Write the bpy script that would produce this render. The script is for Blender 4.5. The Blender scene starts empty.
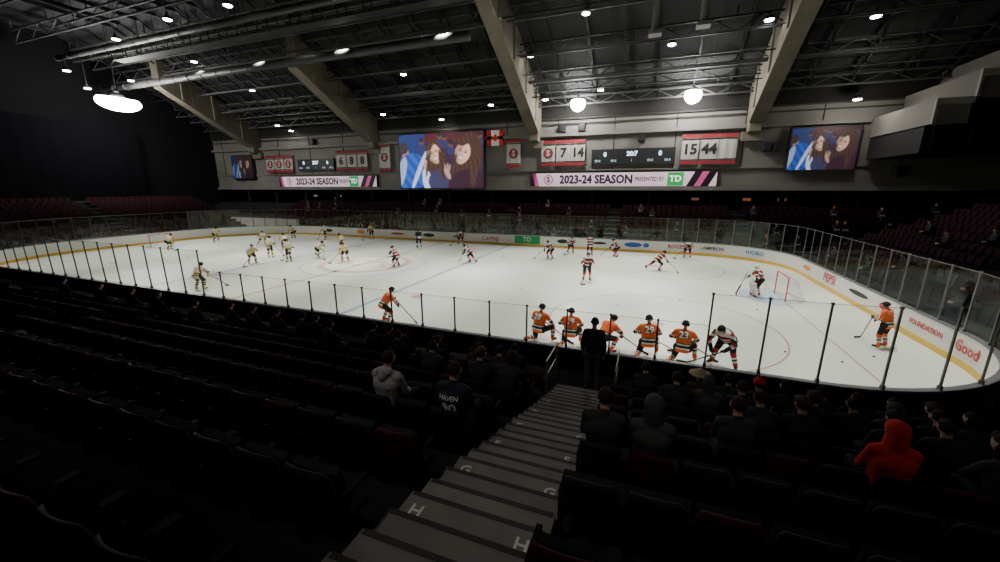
import bpy, math, random
from mathutils import Vector, Matrix
from mathutils.bvhtree import BVHTree
random.seed(7)
C = bpy.context.scene.collection

# ---------------------------------------------------------------- materials
MATS = {}
def mat(name, col, rough=.6, metal=0., emit=0., var=.12, scale=4., spec=.4):
    if name in MATS: return MATS[name]
    m = bpy.data.materials.new(name); m.use_nodes = True
    nt = m.node_tree; b = nt.nodes['Principled BSDF']
    b.inputs['Roughness'].default_value = rough
    b.inputs['Metallic'].default_value = metal
    b.inputs['Specular IOR Level'].default_value = spec
    tc = nt.nodes.new('ShaderNodeTexCoord')
    nz = nt.nodes.new('ShaderNodeTexNoise'); nz.inputs['Scale'].default_value = scale
    nz.inputs['Detail'].default_value = 3
    nt.links.new(tc.outputs['Object'], nz.inputs['Vector'])
    mx = nt.nodes.new('ShaderNodeMix'); mx.data_type = 'RGBA'
    c = Vector(col[:3])
    mx.inputs['A'].default_value = (*(c*(1-var)), 1)
    mx.inputs['B'].default_value = (*[min(1, x*(1+var)) for x in c], 1)
    nt.links.new(nz.outputs['Fac'], mx.inputs['Factor'])
    nt.links.new(mx.outputs['Result'], b.inputs['Base Color'])
    if emit:
        nt.links.new(mx.outputs['Result'], b.inputs['Emission Color'])
        b.inputs['Emission Strength'].default_value = emit
    MATS[name] = m
    return m

def glass_mat():
    m = bpy.data.materials.new('rink_glass'); m.use_nodes = True
    nt = m.node_tree; nt.nodes.clear()
    o = nt.nodes.new('ShaderNodeOutputMaterial')
    t = nt.nodes.new('ShaderNodeBsdfTransparent'); t.inputs['Color'].default_value = (.93, .955, .94, 1)
    g = nt.nodes.new('ShaderNodeBsdfGlossy'); g.inputs['Roughness'].default_value = .05
    g.inputs['Color'].default_value = (.8, .9, .85, 1)
    mx = nt.nodes.new('ShaderNodeMixShader'); mx.inputs['Fac'].default_value = .055
    nt.links.new(t.outputs[0], mx.inputs[1]); nt.links.new(g.outputs[0], mx.inputs[2])
    nt.links.new(mx.outputs[0], o.inputs['Surface'])
    return m

def vcol_mat(name, strength):
    m = bpy.data.materials.new(name); m.use_nodes = True
    nt = m.node_tree; b = nt.nodes['Principled BSDF']
    a = nt.nodes.new('ShaderNodeVertexColor'); a.layer_name = 'Col'
    nt.links.new(a.outputs['Color'], b.inputs['Emission Color'])
    b.inputs['Base Color'].default_value = (.01, .01, .01, 1)
    b.inputs['Emission Strength'].default_value = strength
    return m

# ---------------------------------------------------------------- mesh builder
class MB:
    def __init__(s): s.v = []; s.f = []; s.m = []
    def box(s, x0, x1, y0, y1, z0, z1, mi=0):
        n = len(s.v)
        s.v += [(x0,y0,z0),(x1,y0,z0),(x1,y1,z0),(x0,y1,z0),(x0,y0,z1),(x1,y0,z1),(x1,y1,z1),(x0,y1,z1)]
        for q in ((0,3,2,1),(4,5,6,7),(0,1,5,4),(1,2,6,5),(2,3,7,6),(3,0,4,7)):
            s.f.append([n+i for i in q]); s.m.append(mi)
    def hexa(s, pts, mi=0):
        n = len(s.v); s.v += [tuple(p) for p in pts]
        for q in ((0,3,2,1),(4,5,6,7),(0,1,5,4),(1,2,6,5),(2,3,7,6),(3,0,4,7)):
            s.f.append([n+i for i in q]); s.m.append(mi)
    def poly(s, pts, mi=0):
        n = len(s.v); s.v += [tuple(p) for p in pts]; s.f.append(list(range(n, n+len(pts)))); s.m.append(mi)
    def tube(s, a, b, r, r2=None, seg=8, mi=0, cap=True):
        a = Vector(a); b = Vector(b); r2 = r if r2 is None else r2
        d = (b-a).normalized(); u = d.orthogonal().normalized(); w = d.cross(u)
        n = len(s.v)
        for p, rr in ((a, r), (b, r2)):
            for i in range(seg):
                t = 2*math.pi*i/seg
                s.v.append(tuple(p + (u*math.cos(t) + w*math.sin(t))*rr))
        for i in range(seg):
            j = (i+1) % seg
            s.f.append([n+i, n+j, n+seg+j, n+seg+i]); s.m.append(mi)
        if cap:
            s.f.append([n+i for i in reversed(range(seg))]); s.m.append(mi)
            s.f.append([n+seg+i for i in range(seg)]); s.m.append(mi)
    def beam(s, a, b, w, h, mi=0):
        a = Vector(a); b = Vector(b); d = (b-a).normalized()
        up = Vector((0,0,1)) if abs(d.z) < .95 else Vector((0,1,0))
        u = d.cross(up).normalized()*w/2; v = u.cross(d).normalized()*h/2
        s.hexa([a-u-v, a+u-v, b+u-v, b-u-v, a-u+v, a+u+v, b+u+v, b-u+v], mi)
    def capsule(s, a, b, r1, r2, seg=12, rings=4):
        a = Vector(a); b = Vector(b); d = b-a
        if d.length < 1e-5: d = Vector((0,0,1)); b = a + d*1e-4
        d.normalize(); u = d.orthogonal().normalized(); w = d.cross(u)
        n = len(s.v); prof = []
        for i in range(rings):
            t = math.pi/2*(i+.35)/rings
            prof.append((a - d*r1*math.cos(t), r1*math.sin(t)))
        prof.append((a, r1)); prof.append((b, r2))
        for i in reversed(range(rings)):
            t = math.pi/2*(i+.35)/rings
            prof.append((b + d*r2*math.cos(t), r2*math.sin(t)))
        for p, rr in prof:
            for i in range(seg):
                t = 2*math.pi*i/seg
                s.v.append(tuple(p + (u*math.cos(t)+w*math.sin(t))*rr))
        R = len(prof)
        for k in range(R-1):
            for i in range(seg):
                j = (i+1) % seg
                s.f.append([n+k*seg+i, n+k*seg+j, n+(k+1)*seg+j, n+(k+1)*seg+i]); s.m.append(0)
        s.f.append([n+i for i in reversed(range(seg))]); s.m.append(0)
        s.f.append([n+(R-1)*seg+i for i in range(seg)]); s.m.append(0)
    def dome(s, c, rx, ry, rz, low=-.2, seg=16, rings=7, mi=0, rot=None):
        n = len(s.v); c = Vector(c); rot = rot or Matrix.Identity(3)
        t0 = math.acos(max(-1, min(1, low)))
        for k in range(rings):
            t = .12 + (t0-.12)*k/(rings-1)
            for i in range(seg):
                p = 2*math.pi*i/seg
                s.v.append(tuple(c + rot @ Vector((rx*math.sin(t)*math.cos(p), ry*math.sin(t)*math.sin(p), rz*math.cos(t)))))
        for k in range(rings-1):
            for i in range(seg):
                j = (i+1) % seg
                s.f.append([n+k*seg+i, n+(k+1)*seg+i, n+(k+1)*seg+j, n+k*seg+j]); s.m.append(mi)
        s.f.append([n+i for i in range(seg)]); s.m.append(mi)
        s.f.append([n+(rings-1)*seg+i for i in reversed(range(seg))]); s.m.append(mi)
    def mesh(s, name, mats=(), smooth=False):
        me = bpy.data.meshes.new(name); me.from_pydata(s.v, [], s.f)
        for m in mats: me.materials.append(m)
        me.polygons.foreach_set('material_index', s.m)
        if smooth: me.polygons.foreach_set('use_smooth', [True]*len(me.polygons))
        me.update(); return me

def add(name, data, parent=None, loc=None, rotz=0, label=None, cat=None, group=None, kind=None):
    o = bpy.data.objects.new(name, data); C.objects.link(o)
    if parent: o.parent = parent
    if loc: o.location = loc
    if rotz: o.rotation_euler = (0, 0, rotz)
    if label: o['label'] = label
    if cat: o['category'] = cat
    if group: o['group'] = group
    if kind: o['kind'] = kind
    return o
def bev(o, w=.01, seg=2):
    m = o.modifiers.new('Bevel', 'BEVEL'); m.width = w; m.segments = seg; m.limit_method = 'ANGLE'
def text_mesh(s, size, extrude=.004, align='CENTER', bold=0.):
    cu = bpy.data.curves.new('t', 'FONT'); cu.body = s; cu.size = size; cu.extrude = extrude
    cu.align_x = align; cu.align_y = 'CENTER'; cu.offset = bold; cu.resolution_u = 2
    o = bpy.data.objects.new('t', cu); C.objects.link(o)
    dg = bpy.context.evaluated_depsgraph_get(); dg.update()
    me = bpy.data.meshes.new_from_object(o.evaluated_get(dg))
    bpy.data.objects.remove(o); bpy.data.curves.remove(cu)
    return me
def text(s, size, loc, rz, m, parent, name='lettering', extrude=.004, bold=0., sx=1., align='CENTER', rot=None):
    me = text_mesh(s, size, extrude, align, bold); me.materials.clear(); me.materials.append(m)
    o = add(name, me, parent); o.location = loc; o.rotation_euler = rot or (math.pi/2, 0, rz); o.scale = (sx, 1, 1)
    return o

# ---------------------------------------------------------------- palette
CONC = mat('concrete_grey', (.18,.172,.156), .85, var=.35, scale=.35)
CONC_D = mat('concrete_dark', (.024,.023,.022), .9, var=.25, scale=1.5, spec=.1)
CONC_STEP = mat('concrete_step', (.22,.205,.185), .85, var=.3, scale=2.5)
CEIL = mat('ceiling_deck', (.019,.020,.021), .9, var=.4, scale=.4)
BLACK = mat('black_paint', (.012,.012,.013), .55)
STEEL = mat('dark_steel', (.018,.018,.019), .6, .2)
STEELG = mat('grey_steel', (.075,.078,.075), .6, .2)
GALV = mat('galvanised', (.050,.050,.048), .55, .3)
WHITE = mat('white_plastic', (.74,.74,.70), .35, var=.04)
YELLOW = mat('yellow_plastic', (.75,.47,.06), .4)
CAPM = mat('cap_rail', (.16,.16,.17), .4)
ICE = mat('ice', (.69,.735,.66), .3, var=.07, scale=.22, spec=.45)
REDL = mat('red_ice_paint', (.52,.30,.27), .3, var=.2, scale=2)
REDF = mat('faded_red_ice_paint', (.58,.42,.38), .3, var=.2, scale=2)
BLUEL = mat('blue_ice_paint', (.32,.42,.55), .3, var=.2, scale=2)
CREASE = mat('crease_paint', (.45,.60,.68), .3)
SEATM = mat('seat_black_plastic', (.024,.021,.022), .7, var=.3, spec=.12)
SEATR = mat('seat_dark_red_plastic', (.055,.010,.014), .7, var=.3, spec=.12)
SEATF = mat('seat_frame_steel', (.014,.014,.015), .75, 0, spec=.1)
GLASS = glass_mat()
GEDGE = mat('glass_edge', (.36,.40,.37), .3)
LAMP = mat('lamp_glow', (1,.98,.92), emit=40., var=0)
LAMPB = mat('lamp_glow_strong', (1,.98,.94), emit=150., var=0)

# ---------------------------------------------------------------- room shell
def shell(name, x0,x1,y0,y1,z0,z1, m):
    b = MB(); b.box(x0,x1,y0,y1,z0,z1)
    return add(name, b.mesh(name, [m]), kind='structure')
WLD = mat('wall_dark_paint', (.007,.007,.008), .95, spec=.05)
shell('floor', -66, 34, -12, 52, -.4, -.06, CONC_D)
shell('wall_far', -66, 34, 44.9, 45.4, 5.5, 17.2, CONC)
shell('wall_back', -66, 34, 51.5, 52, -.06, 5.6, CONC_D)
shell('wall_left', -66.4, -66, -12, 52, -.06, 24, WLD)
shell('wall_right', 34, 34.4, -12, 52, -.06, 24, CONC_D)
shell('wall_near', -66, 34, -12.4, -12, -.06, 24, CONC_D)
shell('ceiling', -66, 34, 45.4, 52, 5.55, 5.8, CEIL)
shell('ceiling', -66, 34, -12, 29, 22.8, 23.1, CEIL)
b = MB()
b.hexa([(-66,29,22.8),(34,29,22.8),(34,46,14.3),(-66,46,14.3),(-66,29,23.1),(34,29,23.1),(34,46,14.6),(-66,46,14.6)])
add('ceiling', b.mesh('ceiling', [CEIL]), kind='structure')
def trim(z0, z1, d, m, x0=-66, x1=34):
    shell('trim_1', x0, x1, 44.9-d, 44.9, z0, z1, m)
trim(5.35, 5.75, .35, CONC); trim(7.45, 7.6, .2, CONC); trim(11.1, 11.45, .45, CONC)
trim(13.0, 17.0, .25, CONC_D)
for x in range(-64, 34, 6):
    shell('trim_2', x-.04, x+.04, 44.86, 44.9, 7.6, 13.0, CONC_D)

def yn(n): return 8.6 - 1.0*n
def zn(n): return .72 + .345*n
WALK = .48
b = MB()
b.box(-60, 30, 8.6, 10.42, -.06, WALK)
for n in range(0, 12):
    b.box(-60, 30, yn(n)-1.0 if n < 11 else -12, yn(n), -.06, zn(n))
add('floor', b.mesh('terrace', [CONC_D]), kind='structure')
b = MB()
FY = [37.4 + .9*i for i in range(9)]; FZ = [.5+.36*i for i in range(9)]
b.box(-66, 34, 36.75, 37.4, -.06, .3)
for i in range(9):
    b.box(-66, 34, FY[i], FY[i]+.9 if i < 8 else 51.5, -.06, FZ[i])
add('floor', b.mesh('terrace_far', [CONC_D]), kind='structure')
EX = 11.5
b = MB()
for i in range(11):
    b.box(EX+.9*i, EX+.9+.9*i if i < 10 else 34, 10.72, 36.75, -.06, .5+.36*i)
add('floor', b.mesh('terrace_end', [CONC_D]), kind='structure')
LX = -49.2
b = MB()
for i in range(11):
    b.box(LX-.9-.9*i if i < 10 else -66, LX-.9*i, 10.72, 36.75, -.06, .5+.36*i)
add('floor', b.mesh('terrace_end_left', [CONC_D]), kind='structure')

def stairs(xa, xb, label, letters=False):
    root = add('aisle_stairs', None, label=label, cat='stairs', loc=(0,0,0))
    b = MB(); nb = MB()
    for n in range(-1, 10):
        z = zn(n) if n >= 0 else WALK
        rise = zn(n+1)-z
        if n >= 0:
            y = yn(n)
            b.box(xa, xb, y-.34, y+.012, z-.1, z+.006)
            nb.box(xa+.02, xb-.02, y-.03, y+.017, z+.006, z+.011)
        y2 = yn(n+1)
        for k in (1, 2):
            ya = y2+.012; yb = y2+1.0*(3-k)/3; zt = z+rise*k/3
            b.box(xa, xb, ya, yb, z, zt+.003)
            nb.box(xa+.02, xb-.02, yb-.045, yb+.005, zt+.003, zt+.008)
    add('steps', b.mesh('steps', [CONC_STEP]), root)
    add('step_nosing', nb.mesh('nosing', [mat('nosing_dark', (.045,.043,.04), .7)]), root)
    if letters:
        PL = mat('letter_white', (.80,.77,.71), .6)
        for n, ch in enumerate('BCDEFGHJ'):
            for xx in (xa+.15, xb-.17):
                text(ch, .18, (xx, yn(n)-.19, zn(n)+.009), 0, PL, root, 'row_letter', .001, rot=(0,0,0), bold=.003)
    return root
stairs(-1.86, -.56, 'grey concrete aisle steps with dark nosings and row letters', True)
stairs(-14.1, -12.9, 'grey concrete aisle steps between dark seat blocks')
stairs(10.0, 11.2, 'grey concrete aisle steps beside the corner seats')

# ---------------------------------------------------------------- concrete raker beams
def raker(x, yend, label):
    b = MB(); w = 1.25
    def zb(y): return 10.7 + .53*(44.9-y)
    def zt(y): return 14.6 + .5*(44.9-y)
    b.hexa([(x-w*.4,43.6,10.7),(x+w*.4,43.6,10.7),(x+w*.4,44.9,10.3),(x-w*.4,44.9,10.3),
            (x-w*.5,43.6,zt(43.6)),(x+w*.5,43.6,zt(43.6)),(x+w*.5,44.9,zt(44.9)),(x-w*.5,44.9,zt(44.9))])
    ys = [43.6, 40, 36, 32, 29.2]
    ys = [q for q in ys if q > yend] + [yend]
    for a, c in zip(ys, ys[1:]):
        b.hexa([(x-w/2,c,zb(c)),(x+w/2,c,zb(c)),(x+w/2,a,zb(a)),(x-w/2,a,zb(a)),
                (x-w/2,c,zt(c)),(x+w/2,c,zt(c)),(x+w/2,a,zt(a)),(x-w/2,a,zt(a))])
    for y in (42.2, 38.6, 35, 31.4):
        if y > yend+.3: b.box(x-w/2-.12, x+w/2+.12, y-.2, y+.2, zb(y)+.35, zt(y)-.1)
    b.box(x-.9, x+.9, 44.3, 44.9, 9.9, 10.75)
    o = add('concrete_beam', b.mesh('raker', [mat('concrete_beam', (.15,.134,.10), .8, var=.4, scale=.8)]), label=label, cat='beam', group='sloping roof beams')
    bev(o, .05)
for x, ye in ((-56,32.6), (-34.5,32.6), (-12.5,29.2), (8.6,29.2), (29.5,29.2)):
    raker(x, ye, 'massive sloping concrete beam between roof and wall')

def ceilz(y): return min(22.8, 14.45 + .5*(45-y))
def truss(y, drop, h):
    b = MB(); zt = ceilz(y)-drop; zb = zt-h; x0, x1 = -65, 33
    b.box(x0,x1,y-.09,y+.09,zt-.12,zt); b.box(x0,x1,y-.09,y+.09,zb,zb+.12)
    n = 56; dx = (x1-x0)/n
    for i in range(n):
        xa = x0+i*dx; xb = xa+dx
        if i % 2: b.beam((xa,y,zt-.06),(xb,y,zb+.06),.07,.07)
        else: b.beam((xa,y,zb+.06),(xb,y,zt-.06),.07,.07)
        if i % 4 == 0: b.box(xa-.04,xa+.04,y-.05,y+.05,zt,ceilz(y)-.0)
    add('roof_truss', b.mesh('truss', [STEELG if int(y)%2 else STEEL]), label='dark steel lattice truss under the arena roof', cat='truss', group='roof trusses')
for y, d, h in ((43.2,.5,.9),(41.4,.5,.8),(39.6,.6,1.1),(36.6,.6,1.1),(33.2,.6,1.2),(31.2,.6,1.2),(29.5,.8,1.4),(25,.8,1.4),(20,.8,1.4),(15,.8,1.4)):
    truss(y, d, h)
for i, x in enumerate(range(-63, 34, 3)):
    if min(abs(x-q) for q in (-56,-34.5,-12.5,8.6,29.5)) < 1.2: x += 1.3
    b = MB()
    b.beam((x,29,22.55),(x,44.6,14.7),.14,.16); b.beam((x,29.2,21.5),(x,44.2,13.9),.10,.12)
    for k in range(14):
        y=29.4+k*1.05; za=22.35-(y-29)*.503; zb=21.4-(y-29.2)*.507
        if k%2: b.beam((x,y,za),(x,y+1.05,zb-.5),.05,.05)
        else: b.beam((x,y,zb),(x,y+1.05,za-.5),.05,.05)
    b.box(x-.08,x+.08,8,29,22.35,22.7)
    add('roof_joist', b.mesh('joist', [STEEL]), label='dark painted steel joist under the roof deck', cat='joist', group='roof joists')
for i,(y,dz,r) in enumerate(((40.6,2.2,.05),(38.9,2.0,.08),(37.6,2.4,.05),(35.9,2.1,.06),(32.2,2.3,.07),(28.2,2.6,.06),(23.4,2.5,.08),(18.2,2.6,.06))):
    b = MB(); z=ceilz(y)-dz; b.tube((-53,y,z),(17,y,z),r,seg=8)
    for k in range(-50,17,6): b.tube((k,y,z),(k,y,ceilz(y)),.015,seg=5)
    add('ceiling_pipe', b.mesh('cpipe', [STEELG if i%2 else STEEL]), label='thin steel pipe hung below the roof deck', cat='pipe', group='ceiling pipes')
def duct(x0, x1, y, z, r):
    b = MB(); b.tube((x0,y,z),(x1,y,z), r, seg=20)
    k = x0
    while k < x1: b.tube((k,y,z),(k+.08,y,z), r+.03, seg=20); k += 2.2
    add('air_duct', b.mesh('duct', [GALV], True), label='round spiral steel air duct hung under the roof', cat='duct', group='air ducts')
duct(-62, -14, 30.4, 17.0, .36); duct(-60, -13.5, 26.0, 19.0, .26)
def catwalk(y, z, x0, x1):
    b = MB(); b.box(x0,x1,y-.5,y+.5,z-.06,z)
    for s in (-.5,.5):
        for hh in (.55,1.05): b.box(x0,x1,y+s-.025,y+s+.025,z+hh,z+hh+.05)
        x = x0
        while x <= x1:
            b.box(x-.03,x+.03,y+s-.03,y+s+.03,z-.1,z+1.1); b.box(x-.015,x+.015,y+s-.015,y+s+.015,z+1.1,ceilz(y)-.02); x += 2.4
    add('catwalk', b.mesh('catwalk', [STEEL]), label='dark steel service catwalk with railings under roof', cat='catwalk')
catwalk(27.2, 18.2, -52, 12)

STEPC = mat('painted_concrete', (.17,.162,.145), .8, var=.2, scale=.7)
STEPE = mat('painted_concrete_edge', (.30,.29,.26), .8, var=.15, scale=.7)
for i in range(5):
    x0 = 17.4+1.9*i; z0 = 9.8+1.6*i; y1 = min(44.6, 45-2*(z0+1.6-14.45)-.3)
    o = add('stepped_concrete_block', None, loc=(0,0,0), label='painted stepped concrete underside of the upper stands', cat='concrete block', group='stepped concrete blocks')
    b = MB(); b.box(x0, x0+1.9, 36.5, y1, z0, z0+1.6)
    add('block_body', b.mesh('sbb', [STEPC]), o)
    b = MB(); b.box(x0, x0+1.9, 36.3, 36.5, z0+1.2, z0+1.6); b.box(x0, x0+.16, 36.3, 36.5, z0, z0+1.2)
    add('block_edge', b.mesh('sbe', [STEPE]), o)
b = MB(); b.box(17.5, 33.8, 37.2, 44.5, 8.0, 9.75)
for k in range(8): b.box(18+2*k, 18.1+2*k, 37.1, 37.2, 8.0, 9.75)
add('press_box', b.mesh('press', [mat('press_dark',(.012,.012,.012),.8)]), label='dark enclosed press box under stepped concrete', cat='press box')
for x, y in ((-.6, 34.5), (2.6, 34.0)):
    b = MB(); b.tube((x,y,ceilz(y)),(x,y,16.9),.28,.28,12); b.box(x-.45,x+.45,y-.45,y+.45,16.7,16.95)
    add('roof_hanger_column', b.mesh('hanger', [CONC], False), label='pale concrete hanger column below the roof', cat='column', group='roof hanger columns')
b = MB(); N = 90
for i in range(N):
    ya = 6+i*.3; yb = ya+.3; xa = -62.5+.04*math.sin(i*1.3); xb = -62.5+.04*math.sin((i+1)*1.3)
    b.poly([(xa,ya,4.2),(xb,yb,4.2),(xb,yb,13.2),(xa,ya,13.2)])
add('curtain', b.mesh('curtain', [mat('black_cloth',(.003,.003,.004),.98,spec=.02)]), label='tall black pleated curtain behind the end stands', cat='curtain')

# ---------------------------------------------------------------- rink
X0, X1, Y0, Y1, RAD = -47.5, 9.8, 10.6, 36.5, 5.7
def path(step):
    pts = []
    def line(ax,ay,bx,by,nx,ny):
        L = math.hypot(bx-ax,by-ay); n = max(1, round(L/step))
        for i in range(n): t=i/n; pts.append((ax+(bx-ax)*t, ay+(by-ay)*t, nx, ny))
    def arc(cx,cy,a0,a1,R=RAD):
        n = max(2, round(abs(a1-a0)*R/step))
        for i in range(n):
            a=a0+(a1-a0)*i/n; pts.append((cx+R*math.cos(a), cy+R*math.sin(a), math.cos(a), math.sin(a)))
    p = math.pi; RL = 9.5
    line(X0+RL,Y0,X1-RAD,Y0,0,-1); arc(X1-RAD,Y0+RAD,-p/2,0)
    line(X1,Y0+RAD,X1,Y1-RAD,1,0); arc(X1-RAD,Y1-RAD,0,p/2)
    line(X1-RAD,Y1,X0+RL,Y1,0,1); arc(X0+RL,Y1-RL,p/2,p,RL)
    line(X0,Y1-RL,X0,Y0+RL,-1,0); arc(X0+RL,Y0+RL,p,1.5*p,RL)
    return pts
FINE = path(.5)
def sweep(o0, o1, z0, z1):
    b = MB(); n = len(FINE)
    for (x,y,nx,ny) in FINE:
        b.v += [(x+nx*o0,y+ny*o0,z0),(x+nx*o1,y+ny*o1,z0),(x+nx*o1,y+ny*o1,z1),(x+nx*o0,y+ny*o0,z1)]
    for i in range(n):
        j=(i+1)%n
        for k in range(4):
            l=(k+1)%4; b.f.append([4*i+k,4*j+k,4*j+l,4*i+l]); b.m.append(0)
    return b
boards = add('rink_boards', None, label='white hockey rink boards with yellow kick strip and adverts', cat='rink boards')
add('board_panel', sweep(0,.10,0,1.03).mesh('bp',[WHITE]), boards)
add('kick_plate', sweep(-.015,0,0,.22).mesh('kp',[YELLOW]), boards)
add('cap_rail', sweep(-.02,.14,1.03,1.08).mesh('cr',[CAPM]), boards)
add('outer_panel', sweep(.10,.13,0,1.03).mesh('op',[BLACK]), boards)

b = MB(); pts = [(x-nx*.02,y-ny*.02) for x,y,nx,ny in FINE]
b.v = [(x,y,0) for x,y in pts]+[(x,y,-.06) for x,y in pts]; n=len(pts)
b.f = [list(range(n)), list(reversed(range(n,2*n)))]+[[i,n+i,n+(i+1)%n,(i+1)%n] for i in range(n)]; b.m=[0]*len(b.f)
ice = add('ice_sheet', b.mesh('ice',[ICE]), label='pale worn ice sheet with painted lines and circles', cat='ice rink')
def mark(name, b, m, z=.004):
    b.v=[(x,y,z) for x,y,*_ in b.v]; return add(name, b.mesh(name,[m]), ice)
def ring(cx,cy,r,w,seg=64,a0=0,a1=2*math.pi):
    b=MB()
    for i in range(seg):
        t=a0+(a1-a0)*i/seg; u=a0+(a1-a0)*(i+1)/seg
        b.poly([(cx+(r-w)*math.cos(t),cy+(r-w)*math.sin(t),0),(cx+r*math.cos(t),cy+r*math.sin(t),0),(cx+r*math.cos(u),cy+r*math.sin(u),0),(cx+(r-w)*math.cos(u),cy+(r-w)*math.sin(u),0)])
    return b
def rect(x0,x1,y0,y1):
    b=MB(); b.poly([(x0,y0,0),(x1,y0,0),(x1,y1,0),(x0,y1,0)]); return b
XC=-19.8; YC=23.55
mark('blue_line', rect(-12.85,-12.55,Y0+.03,Y1-.03), BLUEL)
mark('blue_line', rect(-27.1,-26.8,Y0+.03,Y1-.03), BLUEL)
mark('centre_line', rect(XC-.15,XC+.15,Y0+.03,Y1-.03), REDF)
GX=6.85; GL=-44.2
for gx,s in ((GX,1),(GL,-1)):
    mark('goal_line', rect(gx-.03,gx+.03,Y0+(.8 if s>0 else 2.6),Y1-(.8 if s>0 else 2.6)), REDL)
    c=MB(); pp=[(gx-s*1.83*math.sin(t),YC+1.83*math.cos(t),0) for t in [math.pi*i/24 for i in range(25)]]
    c.poly(pp); mark('goal_crease', c, CREASE)
    mark('crease_line', ring(gx,YC,1.85,.06,32,math.pi/2,1.5*math.pi) if s>0 else ring(gx,YC,1.85,.06,32,-math.pi/2,math.pi/2), REDL, .006)
    for yy in (YC-6.7,YC+6.7):
        fx=gx-s*6.1
        mark('faceoff_circle', ring(fx,yy,4.57,.07), REDL)
        mark('faceoff_spot', ring(fx,yy,.3,.3,24), REDL)
    for yy in (YC-6.7,YC+6.7):
        mark('faceoff_spot', ring(gx-s*17.9,yy,.3,.3,24), REDL)
mark('centre_circle', ring(XC,YC,4.57,.09), BLUEL)
mark('centre_emblem', ring(XC,YC,3.4,.5), REDF)
text("67's", 3.0, (XC,YC-.1,.008), 0, REDF, ice, 'emblem_lettering', .001, rot=(0,0,0), bold=.04)

RED=mat('ad_red',(.55,.03,.04),.5); GRN=mat('ad_green',(.02,.35,.12),.5); BLU=mat('ad_blue',(.03,.12,.45),.5); BLK=mat('ad_black',(.02,.02,.02),.5); ORG_=mat('ad_orange',(.8,.3,.05),.5)
def far_ad(s,x,m,size=.5): text(s,size,(x,Y1-.02,.64),0,m,boards,'advert_lettering',.003,bold=.006)
far_ad('Carling',-14.8,RED,.62); far_ad('ROGERS',2.7,RED,.46)
b=MB(); b.box(-12.2,-9.6,Y1-.014,Y1,.25,1.0); add('advert_panel',b.mesh('ad',[GRN]),boards)
far_ad('TD',-10.9,WHITE,.6)
for x,w,hh,m in ((-36,1.6,.2,BLK),(-31,1.2,.24,ORG_),(-26,1.8,.12,RED),(-22,1.4,.2,BLK),(-18.5,1.3,.12,GRN),(-7.4,1.0,.2,BLK),(-4,1.4,.12,BLK),(-1.0,1.5,.22,BLU),(.1,.5,.2,BLU)):
    b=MB()
    b.poly([(x+w*.5*math.cos(-t),Y1-.012,.64+hh*math.sin(-t)) for t in [2*math.pi*i/24 for i in range(24)]])
    add('advert_oval',b.mesh('ad',[m]),boards)
def arc_pt(a,corner,off=.03):
    cx,cy=corner; return (cx+(RAD-off)*math.cos(a), cy+(RAD-off)*math.sin(a))
for a,s,m,sz in ((1.36,'LAMPRON',BLK,.40),(.80,'HYDRO',BLU,.40)):
    x,y=arc_pt(a,(X1-RAD,Y1-RAD),.07); text(s,sz,(x,y,.64),a-math.pi/2,m,boards,'advert_lettering',.003,bold=.006)
for y,s,m,sz in ((26.2,'PEPSI',RED,.68),(17.9,'FOUNDATION',RED,.28)):
    text(s,sz,(X1-.02,y,.64),-math.pi/2,m,boards,'advert_lettering',.003,bold=.004)
for y,w,hh,m in ((29.6,1.3,.14,ORG_),(22.9,1.9,.11,BLK),(20.6,.8,.16,RED)):
    b=MB(); b.poly([(X1-.012,y-w*.5*math.cos(t),.64+hh*math.sin(t)) for t in [2*math.pi*i/24 for i in range(24)]])
    add('advert_oval',b.mesh('ad',[m]),boards)
x,y=arc_pt(-.1,(X1-RAD,Y0+RAD),.06); text('Good',.52,(x,y,.64),-.1-math.pi/2,RED,boards,'advert_lettering',.003,bold=.008)

P = path(1.22); n=len(P)
POSTM=mat('glass_post',(.05,.05,.053),.4,.5); POSTL=mat('glass_post_pale',(.20,.20,.195),.4,.4)
def low(x,y): return y < Y0+.05 and -18 < x < 2.2
for i in range(n):
    x,y,nx,ny=P[i]; x2,y2,nx2,ny2=P[(i+1)%n]
    h1 = 1.12 if low((x+x2)/2,(y+y2)/2) else 1.95
    o=.06; a=Vector((x+nx*o,y+ny*o,0)); c=Vector((x2+nx2*o,y2+ny2*o,0)); d=(c-a).normalized()
    a+=d*.025; c-=d*.025; z0=1.085; z1=1.08+h1
    Z=lambda q: Vector((0,0,q))
    b=MB(); b.poly([a+Z(z0),c+Z(z0),c+Z(z1-.012),a+Z(z1-.012)]); b.poly([a+Z(z1-.012),c+Z(z1-.012),c+Z(z1),a+Z(z1)],1)
    add('glass_panel', b.mesh('pane',[GLASS,GEDGE]), label='clear rink glass panel above the boards', cat='glass panel', group='rink glass panels')
    hp = 1.12 if (low(x-.7,y) and low(x+.7,y)) else 1.95
    b=MB(); ang=math.atan2(ny,nx); w=.02
    b.box(-.015,.025,-w,w,0,hp+.02); b.box(-.035,.045,-w-.012,w+.012,0,.10); b.box(-.03,.035,-w-.008,w+.008,hp-.03,hp+.03)
    add('stanchion', b.mesh('post',[POSTL if hp>1.5 and x>1.5 else POSTM]), loc=(x+nx*o,y+ny*o,1.08), rotz=ang, label='slim dark metal stanchion holding rink glass', cat='stanchion', group='rink glass stanchions')

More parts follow.
